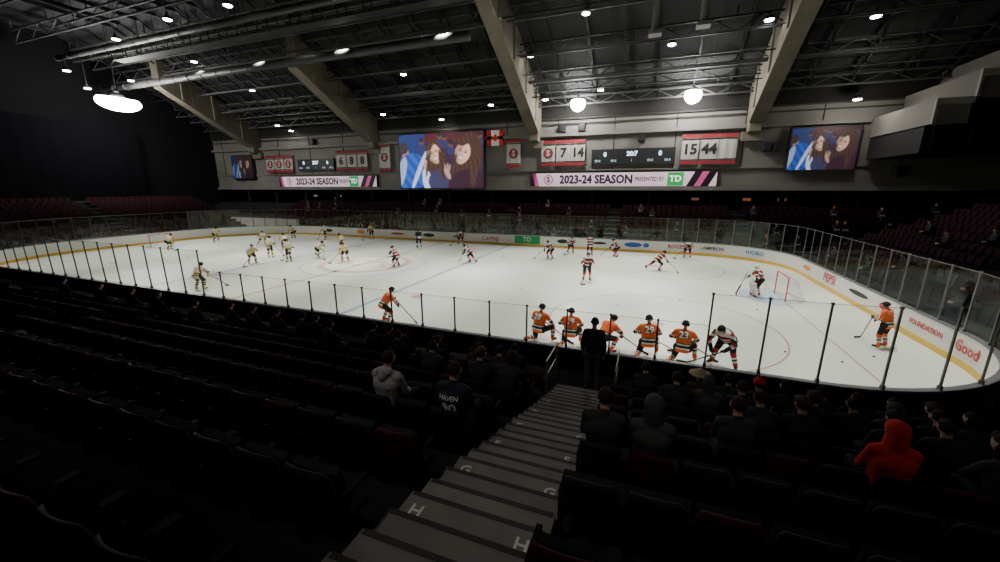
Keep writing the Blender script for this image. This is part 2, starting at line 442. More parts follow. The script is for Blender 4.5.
def goal(x,s):
    root=add('hockey_goal', None, loc=(x,YC,0), label='red-framed hockey goal with white netting', cat='goal')
    RP=mat('goal_red',(.6,.04,.04),.4)
    b=MB(); r=.03
    b.tube((0,-.92,0),(0,-.92,1.22),r); b.tube((0,.92,0),(0,.92,1.22),r); b.tube((0,-.95,1.22),(0,.95,1.22),r)
    add('goal_frame', b.mesh('gf',[RP]), root)
    b=MB()
    b.tube((0,-.92,1.22),(.45*s,-.8,1.1),.02); b.tube((0,.92,1.22),(.45*s,.8,1.1),.02); b.tube((.45*s,-.8,1.1),(.45*s,.8,1.1),.02)
    b.tube((0,-.92,.02),(.7*s,-1.0,.02),.02); b.tube((0,.92,.02),(.7*s,1.0,.02),.02); b.tube((.7*s,-1.0,.02),(1.05*s,0,.02),.02); b.tube((.7*s,1.0,.02),(1.05*s,0,.02),.02)
    add('goal_base', b.mesh('gb',[WHITE]), root)
    b=MB(); NT=mat('net_white',(.7,.7,.68),.8)
    K=16
    for i in range(K+1):
        t=i/K; y=-.8+1.6*t; yb=-1.0+2.0*t; xb=(1.05-.35*abs(2*t-1)**2)*s
        b.tube((.45*s,y,1.1),(xb,yb,.03),.006,seg=4,cap=False)
        b.tube((0,-.92+1.84*t,1.22),(.45*s,y,1.1),.006,seg=4,cap=False)
    for j in range(1,10):
        u=j/10; pr=None
        for i in range(K+1):
            t=i/K; p=Vector((.45*s,-.8+1.6*t,1.1)).lerp(Vector(((1.05-.35*abs(2*t-1)**2)*s,-1.0+2.0*t,.03)),u)
            if pr: b.tube(pr,p,.006,seg=4,cap=False)
            pr=p
        for sg in (-1,1):
            b.tube((0,.92*sg,1.22-1.2*u),Vector((.45*s,.8*sg,1.1)).lerp(Vector((.7*s,1.0*sg,.03)),u),.006,seg=4,cap=False)
    add('goal_netting', b.mesh('gn',[NT]), root)
goal(GX,1); goal(GL,-1)

pk=MB(); pk.tube((0,0,0),(0,0,.025),.038,seg=16)
pkm=pk.mesh('puck',[BLACK])
for x,y in ((4.9,15.3),(6.4,15.0),(7.6,15.9),(3.2,17.2),(-6.4,20.4),(-1,19),(1.9,21),(-9,27),(-3.8,26.4),(5.2,20.6),(-14.5,19),(-24,22.3)):
    add('puck', pkm, loc=(x,y,.001), label='black rubber puck lying on the ice', cat='puck', group='pucks on the ice')

for i in range(8):
    b=MB(); x=-57+2.0*i; b.box(x,x+1.9,37.0,37.08,.3,1.75); b.box(x,x+1.9,36.97,37.0,1.6,1.75); b.box(x,x+.06,36.97,37.0,.3,1.6)
    add('barrier_panel', b.mesh('bar',[mat('barrier_cream',(.42,.40,.36),.7)]), label='pale upright barrier panel behind the corner glass', cat='barrier', group='corner barrier panels')

# ---------------------------------------------------------------- signs on the far wall
YS = 44.55
FR = mat('display_frame',(.02,.02,.022),.5)
def smst(a,b,x):
    t=max(0,min(1,(x-a)/(b-a))); return t*t*(3-2*t)
def paint_screen(x0,x1,z0,z1,label,strength,W=132,H=76):
    root=add('video_screen', None, loc=((x0+x1)/2,YS-.25,z0), label=label, cat='video screen')
    w=x1-x0; h=z1-z0
    b=MB(); b.box(-w/2-.12,w/2+.12,.02,.55,-.12,h+.12)
    add('screen_housing', b.mesh('sh',[FR]), root)
    v=[];f=[]
    for j in range(H+1):
        for i in range(W+1): v.append((-w/2+w*i/W,0,h*j/H))
    for j in range(H):
        for i in range(W): f.append([j*(W+1)+i,j*(W+1)+i+1,(j+1)*(W+1)+i+1,(j+1)*(W+1)+i])
    me=bpy.data.meshes.new('pic'); me.from_pydata(v,[],f); ca=me.color_attributes.new('Col','FLOAT_COLOR','CORNER')
    A=1.75
    def d(u,v,cx,cy,rx,ry,a=0):
        du=(u-cx)*A; dv=v-cy; c,s=math.cos(a),math.sin(a); p=du*c+dv*s; q=-du*s+dv*c
        return (p/rx)**2+(q/ry)**2
    def face(u,v,cx,cy,sc,a,c):
        du=(u-cx)*A; dv=v-cy; ca_,sa_=math.cos(a),math.sin(a); p=(du*ca_+dv*sa_)/sc; q=(-du*sa_+dv*ca_)/sc
        if (p/(.74-.14*max(0,-q)))**2+(q/1.0)**2<1 and not (q>.55 and p<.35-(1-q)*1.2):
            sh=.55+.6*smst(-.8,.45,p)-.2*smst(.2,1,-q); c=(.62*sh,.37*sh,.28*sh)
            if (p/.32)**2+((q+.45)/.11)**2<1: c=(.72,.66,.62)
            elif (p/.40)**2+((q+.45)/.18)**2<1: c=(.30,.09,.08)
            for sx in (-.28,.28):
                if ((p-sx)/.14)**2+((q-.16)/.05)**2<1: c=(.03,.02,.02)
                elif ((p-sx)/.2)**2+((q-.17)/.12)**2<1: c=(c[0]*.65,c[1]*.6,c[2]*.6)
                if ((p-sx)/.19)**2+((q-.36)/.035)**2<1: c=(.09,.05,.035)
            if (p/.08)**2+((q+.1)/.14)**2<1: c=(c[0]*.78,c[1]*.72,c[2]*.7)
        return c
    def pic(u,v):
        c=(.03,.015,.045)
        if v>.84: c=(.08,.012,.018)
        if u<.32 and v>.62: c=(.015,.03,.13)
        if u>.5 and v>.55 and math.sin(v*60)>.3: c=(.06,.015,.025)
        for hx,hy in ((.56,.92),(.63,.80),(.50,.95),(.95,.93),(.28,.86)):
            if d(u,v,hx,hy,.05,.06)<1: c=(.14,.07,.05)
            if d(u,v,hx,hy+.03,.05,.045)<1: c=(.03,.015,.02)
            if d(u,v,hx,hy-.12,.09,.07)<1: c=(.03,.03,.10)
        if d(u,v,.07,.68,.08,.13)<1: c=(.33,.19,.14)
        if d(u,v,.05,.75,.11,.11)<1 or d(u,v,.0,.62,.06,.2)<1: c=(.03,.02,.03)
        if d(u,v,.13,.26,.34,.42,-.5)<1:
            k=.6+.5*math.sin(u*25+v*12)**2; c=(.02*k,.08*k,.42*k)
        if d(u,v,.02,.30,.09,.30,-.3)<1: c=(.28,.33,.50)
        if d(u,v,.24,.33,.045,.40,-.45)<1: c=(.45,.50,.68)
        if d(u,v,.34,.13,.10,.24,.2)<1: c=(.52,.56,.72)
        if d(u,v,.33,.42,.05,.11,.1)<1: c=(.45,.27,.21)
        st=.45+.6*abs(math.sin(u*60+v*18+math.sin(v*9)*2))
        hr=(.070*st,.034*st,.024*st)
        if d(u,v,.46,.50,.20,.40,.25)<1: c=hr
        if d(u,v,.50,.12,.26,.22)<1: c=(.04,.035,.09)
        c=face(u,v,.435,.63,.185,.35,c)
        if d(u,v,.355,.46,.03,.26,-.2)<1 or d(u,v,.515,.42,.04,.30,.15)<1: c=hr
        if d(u,v,.82,.50,.28,.50,-.2)<1: c=hr
        if d(u,v,.82,.04,.40,.30)<1: c=(.035,.012,.025)
        c=face(u,v,.765,.63,.205,-.35,c)
        if d(u,v,.90,.45,.08,.44,-.1)<1 or d(u,v,.665,.40,.03,.24,-.25)<1: c=hr
        if d(u,v,.71,.86,.13,.05,-.35)<1: c=hr
        if d(u,v,.585,.27,.045,.12,.5)<1 or d(u,v,.565,.37,.016,.08,.25)<1 or d(u,v,.59,.385,.015,.08,0)<1 or d(u,v,.612,.37,.015,.07,-.2)<1: c=(.42,.25,.19)
        return c
    cols=[]
    for j in range(H):
        for i in range(W):
            acc=[0,0,0]
            for ox,oy in ((.1,.1),(.9,.1),(.1,.9),(.9,.9),(.5,.5),(1.5,.5),(-.5,.5),(.5,1.5),(.5,-.5)):
                q=pic((i+ox)/W,(j+oy)/H)
                for t in range(3): acc[t]+=q[t]/9
            k=.88+.24*random.random(); cols += [acc[0]*k,acc[1]*k,acc[2]*k,1]*4
    ca.data.foreach_set('color',cols); me.materials.append(vcol_mat('screen_picture',strength))
    add('screen_picture', me, root)
paint_screen(-30.5,-18.8,5.6,12.1,'large video screen showing two smiling women in blue light',1.7)
paint_screen(11.7,16.7,7.2,10.8,'small video screen showing two smiling women on the wall',1.0)
paint_screen(-61.5,-57.2,7.1,10.4,'small dim video screen showing two women near corner',.4)

PINK=mat('led_pale_pink',(.74,.56,.66),emit=.62,var=.03); MAG=mat('led_magenta',(.55,.08,.25),emit=.5,var=.03)
DTX=mat('led_dark_text',(.05,.02,.05),.5); DKL=mat('led_dark',(.02,.01,.02),.5); LGRN=mat('led_green',(.02,.40,.09),emit=.5); LW=mat('led_white',(.9,.9,.9),emit=1.2)
def led_strip(xc,label,W=19.):
    root=add('led_banner', None, loc=(xc,YS,5.78), label=label, cat='led sign'); h=1.42
    b=MB(); b.box(-W/2,W/2,0,.3,0,h); add('banner_panel', b.mesh('lp',[PINK]), root)
    b=MB(); b.box(-W/2-.08,W/2+.08,.02,.34,-.02,h+.08); add('banner_frame', b.mesh('lf',[FR]), root)
    def par(x0,x1,m,nm='banner_stripe',sk=.7):
        b=MB(); b.poly([(x0,-.008,0),(x1,-.008,0),(x1+sk,-.008,h),(x0+sk,-.008,h)]); add(nm,b.mesh('st',[m]),root)
    par(-W/2,-W/2+.45,DKL,sk=0); par(-W/2+.45,-W/2+.95,MAG,sk=-.4)
    par(W/2-2.7,W/2-2.0,DKL); par(W/2-2.0,W/2-1.4,MAG); par(W/2-1.4,W/2-.7,DKL)
    ro=ring(0,0,.55,.13,24); ro.v=[(x-W/2+2.0,-.01,y+h/2) for x,y,z in ro.v]; add('banner_emblem',ro.mesh('em',[MAG]),root)
    text('S',.8,(-W/2+2.0,-.012,h/2),0,DTX,root,'banner_emblem',.002,bold=.03)
    text('2023-24 SEASON',1.22,(-W/2+7.2,-.012,h/2-.02),0,DTX,root,'banner_lettering',.002,bold=.05,sx=.88)
    text('PRESENTED BY',.62,(-W/2+12.75,-.012,h/2),0,DTX,root,'banner_lettering',.002,bold=.010,sx=.70)
    b=MB(); b.box(W/2-4.5,W/2-3.0,-.012,0,.04,h-.04); add('banner_logo_panel', b.mesh('td',[LGRN]), root)
    text('TD',.85,(W/2-3.75,-.025,h/2),0,LW,root,'banner_lettering',.002,bold=.02)
led_strip(-3.4,'long pale pink LED ribbon sign with dark season lettering')
led_strip(-43.4,'long pale pink LED ribbon sign beside video screen',17.6)

BW=mat('banner_white',(.48,.46,.43),.8); BR=mat('banner_red',(.30,.025,.035),.8); BK=mat('banner_black',(.02,.02,.02),.8)
def banner(x,z0,w,h,s,label):
    root=add('hanging_banner', None, loc=(x,YS-.05,z0), label=label, cat='banner', group='wall banners')
    b=MB(); K=8
    for i in range(K):
        xa=-w/2+w*i/K; xb=xa+w/K; ya=.02*math.sin(i*1.7); yb=.02*math.sin((i+1)*1.7)
        b.poly([(xa,ya,0),(xb,yb,0),(xb,yb,h),(xa,ya,h)])
    add('banner_cloth', b.mesh('bc',[BW]), root)
    for z,hh,m in ((h-.34,.34,BR),(h-.50,.10,BK),(0,.34,BR),(.38,.10,BK)):
        b=MB(); b.box(-w/2,w/2,-.035,-.028,z,z+hh); add('banner_stripe', b.mesh('bs',[m]), root)
    b=MB(); b.tube((-w/2-.06,0,h+.02),(w/2+.06,0,h+.02),.035); add('banner_rod', b.mesh('br',[STEEL]), root)
    if s=='O':
        b=MB(); b.poly([(.55*math.cos(-t),-.038,h*.5+.55*math.sin(-t)) for t in [2*math.pi*i/28 for i in range(28)]]); add('banner_emblem',b.mesh('em',[BK]),root)
        b=MB(); b.poly([(.47*math.cos(-t),-.042,h*.5+.47*math.sin(-t)) for t in [2*math.pi*i/28 for i in range(28)]]); add('banner_emblem',b.mesh('em',[BR]),root)
        text('S',.85,(0,-.047,h*.5),0,BW,root,'banner_emblem',.002,bold=.04)
    elif s: text(s,1.35,(0,-.04,h*.5-.02),0,BK,root,'banner_number',.002,bold=.05)
for x,s in ((-11.0,'O'),(-9.3,'7'),(-7.7,'14')): banner(x,8.0,1.55,2.7,s,'white cloth banner with dark mark and red bands')
for x,s in ((3.4,'15'),(5.1,'44'),(6.7,'')): banner(x,7.9,1.55,2.8,s,'white cloth banner with dark number, red bands')
banner(-15.1,7.9,1.7,3.1,'O','tall white banner with red round emblem')
for x,s in ((-40.2,'6'),(-38.4,'8'),(-36.6,'8')): banner(x,7.9,1.6,2.6,s,'white cloth banner with dark retired number')
banner(-33,7.7,1.7,3.6,'O','tall white banner beside the video screen')
for x in (-53.6,-51.8,-50): banner(x,7.8,1.6,2.4,'O','dim white cloth banner with red emblem')

def scoreboard(x0,x1,label):
    root=add('scoreboard', None, loc=((x0+x1)/2,YS,8.0), label=label, cat='scoreboard'); w=x1-x0
    b=MB(); b.box(-w/2,w/2,0,.34,0,1.6); o=add('scoreboard_case', b.mesh('sc',[FR]), root)
    DG=mat('led_digits',(.55,.75,.95),emit=2.2,var=0)
    text('20:7',.62,(0,-.01,1.08),0,DG,root,'scoreboard_digits',.002,bold=.02)
    for x,s in ((-w*.33,'0'),(w*.33,'0')): text(s,.62,(x,-.01,1.05),0,DG,root,'scoreboard_digits',.002,bold=.02)
    for x in (-w*.42,-w*.22,w*.22,w*.42,0): text('88:8' if x else '1',.34,(x,-.01,.4),0,mat('led_dim',(.4,.5,.65),emit=1.0,var=0),root,'scoreboard_digits',.002)
    for x in (-w*.2,w*.2):
        b=MB(); b.box(x-.02,x+.02,-.008,0,.1,1.5); add('scoreboard_divider',b.mesh('sd',[GALV]),root)
scoreboard(-6.2,2.1,'wide black scoreboard with pale blue LED digits'); scoreboard(-48.2,-41.6,'black scoreboard with pale LED digits beside banners')

FRD=mat('flag_red',(.6,.02,.02),.8)
root=add('national_flag', None, loc=(-17.35,YS-.1,10.4), label='red and white maple leaf flag hung on the wall', cat='flag')
b=MB(); b.box(-1.0,-.5,0,.02,0,1.7,1); b.box(-.5,.5,0,.02,0,1.7,0); b.box(.5,1.0,0,.02,0,1.7,1)
add('flag_cloth', b.mesh('flag',[mat('flag_white',(.75,.73,.7),.8),FRD]), root)
leaf=[(0,.5),(.1,.3),(.2,.35),(.16,.1),(.3,.22),(.34,.12),(.5,.12),(.42,-.02),(.48,-.08),(.2,-.28),(.22,-.36),(.02,-.32),(.02,-.55),(-.02,-.55),(-.02,-.32),(-.22,-.36),(-.2,-.28),(-.48,-.08),(-.42,-.02),(-.5,.12),(-.34,.12),(-.3,.22),(-.16,.1),(-.2,.35),(-.1,.3)]
b=MB(); b.poly([(x*.8,-.01,.88+y*1.0) for x,y in leaf]); add('maple_leaf', b.mesh('leaf',[FRD]), root)

for i,(z,r) in enumerate(((12.9,.09),(12.4,.06))):
    b=MB(); b.tube((-66,44.7,z),(33,44.7,z),r,seg=8)
    add('wall_pipe', b.mesh('pipe',[GALV]), label='long metal pipe running along the concrete wall', cat='pipe', group='wall pipes')
for x,z in ((-9.5,11.5),(-7.4,11.5),(-1.2,10.2),(9.9,8.9),(10.7,8.9),(20,6.6),(-45,11.5)):
    b=MB(); b.box(x-.35,x+.35,44.3,44.85,z,z+.8); b.box(x-.28,x+.28,44.25,44.3,z+.1,z+.7)
    o=add('loudspeaker', b.mesh('spk',[FR]), label='dark boxed loudspeaker fixed to the wall', cat='speaker', group='wall speakers'); bev(o,.03)
for x,c in ((5.,(.4,.2,.12)),(10.2,(.6,.2,.08)),(13.5,(.4,.15,.08)),(-52,(.6,.5,.4)),(-47,(.5,.45,.4))):
    root=add('concession_sign', None, loc=(x,50.9,4.2), label='small warm lit concession sign on back wall', cat='sign', group='concession signs')
    b=MB(); b.box(-.4,.4,.0,.1,0,.3); add('sign_face', b.mesh('cs',[mat('sign_%d'%int(x*10),c,emit=.3)]), root)
    b=MB(); b.box(-.46,.46,.02,.3,-.06,.36); add('sign_frame', b.mesh('cf',[FR]), root)
for x in range(-60,33,6):
    b=MB(); b.tube((x,45.3,FZ[8]),(x,45.3,5.33),.22,seg=12)
    add('column', b.mesh('col',[CONC_D]), label='round dark concrete column below the balcony', cat='column', group='concourse columns')

# ---------------------------------------------------------------- seats
def grid_back():
    b=MB(); nx,nz=8,6
    for side in (0,1):
        for j in range(nz+1):
            t=j/nz; z=.46+.40*t
            hw=.22*(1-.18*(max(0,t-.7)/.3)**2)
            for i in range(nx+1):
                u=2*i/nx-1; y=-.235-.07*t-.035*(1-u*u)+ (0 if side==0 else -.028)
                b.v.append((u*hw,y,z-(.02*u*u if t>.99 else 0)))
    A=(nx+1)*(nz+1)
    for j in range(nz):
        for i in range(nx):
            a=j*(nx+1)+i; b.f.append([a,a+nx+1,a+nx+2,a+1]); b.f.append([A+a,A+a+1,A+a+nx+2,A+a+nx+1])
    bd=[i for i in range(nx+1)]+[(j*(nx+1)+nx) for j in range(1,nz+1)]+[nz*(nx+1)+i for i in range(nx-1,-1,-1)]+[j*(nx+1) for j in range(nz-1,0,-1)]
    for k in range(len(bd)):
        p=bd[k]; q=bd[(k+1)%len(bd)]; b.f.append([p,q,A+q,A+p])
    b.m=[0]*len(b.f); return b
backm=grid_back().mesh('seat_back',[SEATM],True); backr=backm.copy(); backr.materials[0]=SEATR
b=MB(); b.hexa([(-.21,-.19,.44),(.21,-.19,.44),(.21,-.14,.44),(-.21,-.14,.44),(-.21,-.25,.78),(.21,-.25,.78),(.21,-.19,.80),(-.21,-.19,.80)])
panup=b.mesh('pan_up',[SEATM])
b=MB(); b.box(-.21,.21,-.2,.22,.41,.445); b.box(-.2,.2,.2,.235,.40,.44)
pandn=b.mesh('pan_down',[SEATM])
b=MB()
for s in (-.235,.235):
    b.box(s-.018,s+.018,-.24,-.18,0,.60); b.box(s-.02,s+.02,-.24,.04,.585,.61); b.box(s-.015,s+.015,-.2,.02,.36,.40); b.box(s-.022,s+.022,-.27,-.05,0,.015)
b.box(-.235,.235,-.23,-.19,.37,.40)
frm=b.mesh('seat_frame',[SEATF])
slots=[]
PT=.505
for n in range(0,8):
    y=yn(n)-.55
    x=-.27
    while x<9.8: slots.append((x,y,zn(n),n)); x+=PT
    x=11.5
    while x<14 : slots.append((x,y,zn(n),n)); x+=PT
    x=-2.15
    while x>-12.7: slots.append((x,y,zn(n),n)); x-=PT
    x=-14.4
    while x>-25: slots.append((x,y,zn(n),n)); x-=PT
    x=-26.4
    while x>-42: slots.append((x,y,zn(n),n)); x-=PT
slots=[s for s in slots if -5.0*s[1]-1 < s[0] < .85*s[1]+1.4]
slots.sort(key=lambda s:(s[0]**2+s[1]**2))
SPEC=[(-3.2,4,'hoodie_grey'),(-2.2,4,'dark_num'),(-2.7,1,'dark'),(-3.7,0,'long'),(-4.8,0,'dark'),(-8.7,0,'dark'),(-9.3,0,'beanie'),(-11.4,0,'dark'),
 (-.27,4,'dark'),(.3,4,'hoodie_dark'),(1.32,0,'straw'),(2.38,0,'redhat'),(1.85,0,'dark'),(1.85,1,'dark'),(2.38,2,'cap'),(1.85,2,'dark'),(2.95,3,'red'),(3.97,3,'long'),
 (3.97,0,'dark'),(3.97,2,'dark'),(-2.7,0,'dark'),(4.5,1,'dark'),(5.0,1,'long'),(6.1,0,'dark'),(-6.6,0,'dark'),(-15.9,0,'dark'),(2.9,1,'cap'),
 (-3.2,1,'dark'),(-4.2,1,'cap'),(-5.3,1,'dark'),(-2.2,2,'long'),(-6.1,0,'beanie'),(-7.4,1,'dark'),(-10.2,0,'dark'),(-13.2,0,'dark'),(-17.5,0,'beanie'),(-19.5,0,'dark'),(-5.8,0,'dark'),(-12,1,'dark'),(-22,0,'dark'),
 (.26,0,'dark'),(.77,1,'dark'),(2.9,0,'long'),(3.4,0,'beanie'),(4.5,0,'dark'),(5.0,0,'cap'),(5.6,0,'dark'),(6.7,0,'dark'),(3.4,1,'dark'),(3.97,1,'hoodie_dark'),(5.6,1,'dark'),(6.1,1,'beanie'),(7.2,1,'dark'),
 (3.4,2,'beanie'),(5.0,2,'long'),(5.6,2,'dark'),(1.32,3,'dark'),(5.0,3,'cap'),(7.2,0,'dark'),(7.7,0,'dark'),(1.32,1,'hoodie_dark'),(-2.7,2,'cap'),(-3.7,2,'dark')]
occ={}
for i,(x,n,s) in enumerate(SPEC):
    cand=[q for q in slots if q[3]==n and q not in occ]
    best=min(cand, key=lambda q:abs(q[0]-x)); occ[best]=s
near=slots[:300]; rest=slots[300:]
for s in near:
    o=add('stadium_chair', None, loc=(s[0],s[1],s[2]), label='black folding plastic stadium chair, tipped up' if s not in occ else 'black folding plastic stadium chair, in use', cat='chair', group='near stadium chairs')
    red = (int(s[0]*7)+s[3]) % 5 == 0
    add('backrest', backr if red else backm, o); add('seat', pandn if s in occ else panup, o); add('chair_frame', frm, o)
sb=MB()
def simple_seat(x,y,z,ang,pan=True):
    c,s=math.cos(ang),math.sin(ang); n=len(sb.v); bb=MB()
    bb.hexa([(-.22,-.27,.44),(.22,-.27,.44),(.22,-.23,.44),(-.22,-.23,.44),(-.20,-.34,.86),(.20,-.34,.86),(.22,-.30,.86),(-.22,-.30,.86)])
    if pan: bb.hexa([(-.21,-.19,.44),(.21,-.19,.44),(.21,-.14,.44),(-.21,-.14,.44),(-.21,-.25,.78),(.21,-.25,.78),(.21,-.19,.80),(-.21,-.19,.80)])
    else: bb.box(-.21,.21,-.2,.2,.40,.435)
    bb.box(-.03,.03,-.27,-.22,0,.5)
    sb.v += [(x+c*px-s*py,y+s*px+c*py,z+pz) for px,py,pz in bb.v]; sb.f += [[n+i for i in q] for q in bb.f]; sb.m+=bb.m
for s in rest: simple_seat(s[0],s[1],s[2],0,s not in occ)
fslots=[]
for i in range(8):
    x=-50
    while x<26:
        if (int((x+50)/11.5*10)%10)>0: fslots.append((x,FY[i]+.5,FZ[i],math.pi))
        x+=.56
for i in range(10):
    y=12
    while y<36:
        if not (23.2<y<24.4): fslots.append((EX+.5+.9*i,y,.5+.36*i,math.pi/2)); fslots.append((LX-.5-.9*i,y,.5+.36*i,-math.pi/2))
        y+=.56
rs=random.Random(11)
kinds=['dark','beanie','cap','dark','long','hoodie_dark','dark','hoodie_dark','redhat','dark']
focc={}
for k in range(52):
    s=rs.choice([q for q in fslots if (q[3]==math.pi and q[0]>-48 and q[2]<3.2)] if k<34 else [q for q in fslots if q[3]==math.pi/2 and q[1]<33])
    focc[s]=rs.choice(kinds)
for s in fslots: simple_seat(*s, s not in focc)
add('stadium_chairs', sb.mesh('seats_rest',[mat('seat_far',(.024,.007,.010),.8,spec=.08)]), label='rows of dark red folding stadium chairs around rink', cat='chairs', kind='stuff')

# ---------------------------------------------------------------- people
TAGS=['top','skin','pants','sock','boot','glove','band','white','hair','eye','topb','topc']
def build_body(J, gear, stripes=None, voxel=.014, hair='short'):
    caps=[]
    def cap(a,b,r1,r2,tag,info=None): caps.append((Vector(a),Vector(b),r1,r2,tag,info))
    V=Vector; j={k:V(v) for k,v in J.items() if not isinstance(v,(int,float))}
    g=1.27 if gear else 1.0
    pel,ch,nk,hd=j['pel'],j['chest'],j['neck'],j['head']
    hl,hr=j['hL'],j['hR']; sl,sr=j['sL'],j['sR']
    ax=(nk-pel).normalized()
    cap(hl,hr,.115*g,.115*g,'pants'); cap(pel,ch,.135*g,.15*g,'top','torso')
    side=(sr-sl).normalized()
    cap(sl+(sr-sl)*.14,sr-(sr-sl)*.14,.082*g,.082*g,'top','torso'); cap(ch-side*.07,ch+side*.07,.135*g,.135*g,'top','torso')
    cap(pel-side*.06+ax*.04,ch-side*.09,.115*g,.12*g,'top','torso'); cap(pel+side*.06+ax*.04,ch+side*.09,.115*g,.12*g,'top','torso')
    if gear: cap(pel-side*.09-ax*.04,pel+side*.09-ax*.04,.155,.155,'top','torso')
    cap(ch,nk,.09*g,.06,'top','torso'); cap(nk-ax*.03,hd-(hd-nk)*.3,.055,.052,'skin')
    for S in 'LR':
        s,e,w=j['s'+S],j['e'+S],j['w'+S]
        cap(s,e,.066*g*1.05,.05*g,'top','arm'+S); cap(e,w,.052*g,.036*g if not gear else .055,'top','arm'+S)
        h,k,a,t=j['h'+S],j['k'+S],j['a'+S],j['t'+S]
        cap(h,k,.098*g,.066*g,'pants')
        if gear: cap(k,a,.088,.064,'sock','sock'+S); cap(k,k,.09,.09,'sock')
        else: cap(k,a,.062,.043,'pants')
        f=(t-a); f.z=0
        if f.length<.02: f=V((0,1,0))
        cap(a,a+(t-a)*.35+V((0,0,-.02)),.05,.048,'boot'); cap(a+V((0,0,-.035)),t,.045,.036,'boot')
        if gear: cap(a+(k-a)*.2,a,.058,.056,'boot')
        fd=(w-e).normalized(); tg='glove' if gear else 'skin'
        inn=(-side if S=='R' else side); up=fd.cross(inn).normalized()
        q=1.6 if gear else 1.0
        pal=w+fd*.075*(1.15 if gear else 1)
        cap(w,pal,.034*q,.03*q,tg); cap(w+inn*.01+fd*.02,pal+inn*.018*q,.028*q,.022*q,tg); cap(w-inn*.01+fd*.02,pal-inn*.018*q,.028*q,.022*q,tg)
        if gear: cap(e+(w-e)*.72,w,.066,.062,'glove')
        for i,(o,L) in enumerate(((-.03,.03),(-.011,.037),(.011,.034),(.03,.026))):
            b0=pal+inn*o*q*.95; b1=b0+(fd*.8-up*.35).normalized()*L*q*.9; b2=b1+(fd*.15-up*.9).normalized()*L*q*.85
            cap(b0,b1,.0095*q,.009*q,tg); cap(b1,b2,.009*q,.0078*q,tg)
        b0=w+fd*.03*q+inn*.025*q; b1=b0+(fd*.5+inn*.6-up*.4).normalized()*.035*q; b2=b1+(fd*.7-up*.5).normalized()*.028*q
        cap(b0,b1,.012*q,.0105*q,tg); cap(b1,b2,.0105*q,.009*q,tg)
    yaw=J.get('yaw',0); pit=J.get('pitch',0)
    M=Matrix.Rotation(yaw,3,'Z')@Matrix.Rotation(-pit,3,'X')
    def H(x,y,z): return hd+M@V((x,y,z))
    hc='hair' if hair else 'skin'
    cap(H(0,-.028,.028),H(0,.012,.034),.088,.084,hc); cap(H(-.02,.03,.0),H(.02,.03,.0),.068,.068,'skin'); cap(H(0,.045,-.005),H(0,.05,-.078),.06,.036,'skin')
    cap(H(-.03,.035,-.04),H(.03,.035,-.04),.044,.044,'skin'); cap(H(0,-.03,-.02),H(0,-.02,-.09),.06,.052,hc if hair=='long' else 'skin')
    cap(H(0,.095,.01),H(0,.112,-.022),.010,.014,'skin')
    cap(H(-.02,.092,-.055),H(.02,.092,-.055),.009,.009,'skin'); cap(H(-.035,.088,.028),H(.035,.088,.028),.012,.012,'skin')
    for s in (-1,1):
        cap(H(.084*s,-.005,.01),H(.086*s,-.01,-.025),.016,.012,'skin'); cap(H(.03*s,.092,.01),H(.03*s,.094,.01),.012,.012,'eye')
    if hair=='long':
        cap(H(0,-.06,.0),H(0,-.075,-.2),.085,.06,'hair'); cap(H(-.06,-.02,0),H(-.075,-.03,-.17),.04,.035,'hair'); cap(H(.06,-.02,0),H(.075,-.03,-.17),.04,.035,'hair')
    if hair=='hood':
        cap(H(0,-.02,.03),H(0,.02,.035),.112,.1,'top'); cap(H(0,-.04,.0),H(0,-.03,-.13),.10,.11,'top')
    if hair=='down_hood':
        cap(nk+V((-.07,-.05,.0)),nk+V((.07,-.05,.0)),.06,.06,'top'); cap(nk+V((0,-.09,-.06)),nk+V((0,-.08,-.0)),.07,.06,'top')
    mb=MB()
    for a,b,r1,r2,t,i in caps: mb.capsule(a,b,r1,r2,10,3)
    me=mb.mesh('body')
    o=bpy.data.objects.new('tmp',me); C.objects.link(o)
    r=o.modifiers.new('R','REMESH'); r.mode='VOXEL'; r.voxel_size=voxel
    sm_=o.modifiers.new('S','SMOOTH'); sm_.factor=.5; sm_.iterations=3
    dg=bpy.context.evaluated_depsgraph_get(); dg.update()
    out=bpy.data.meshes.new_from_object(o.evaluated_get(dg)); bpy.data.objects.remove(o)
    idx=[]
    arr=[(a,b-a,max((b-a).length_squared,1e-9),r1,r2,t,i) for a,b,r1,r2,t,i in caps]
    for p in out.polygons:
        c=p.center; best=9;bt=None
        for a,d,l2,r1,r2,t,i in arr:
            u=(c-a).dot(d)/l2; u=0 if u<0 else 1 if u>1 else u
            q=(c-a-d*u).length-(r1+(r2-r1)*u)
            if q<best: best=q;bt=(t,i)
        t,i=bt
        if t=='top' and stripes:
            if i=='torso':
                k=(c-pel).dot(ax)
                if stripes=='barber': t=('top','topb','topc')[int((k+1)/.075)%3]
                else:
                    if -.02<k<.05: t='band'
                    elif .05<=k<.10: t='white'
                    elif -.07<k<=-.02: t='white'
                    elif .10<=k<.125: t='band'
            elif i and i.startswith('arm'):
                w=j['w'+i[3]]; k=(c-w).length
                if stripes=='barber': t=('top','topb','topc')[int(k/.075)%3]
                else:
                    if .15<k<.22: t='band'
                    elif .22<=k<.27 or .11<k<=.15: t='white'
                    elif .33<k<.38: t='band'
                    elif .38<=k<.41: t='white'
        if t=='sock' and i:
            k=(c-j['a'+i[4]]).length
            if .2<k<.25: t='band'
            elif .25<=k<.31 or .14<k<=.2: t='white'
        idx.append(TAGS.index(t))
    out.materials.clear()
    for _ in TAGS: out.materials.append(None)
    out.polygons.foreach_set('material_index',idx)
    out.polygons.foreach_set('use_smooth',[True]*len(out.polygons)); out.update()
    return out

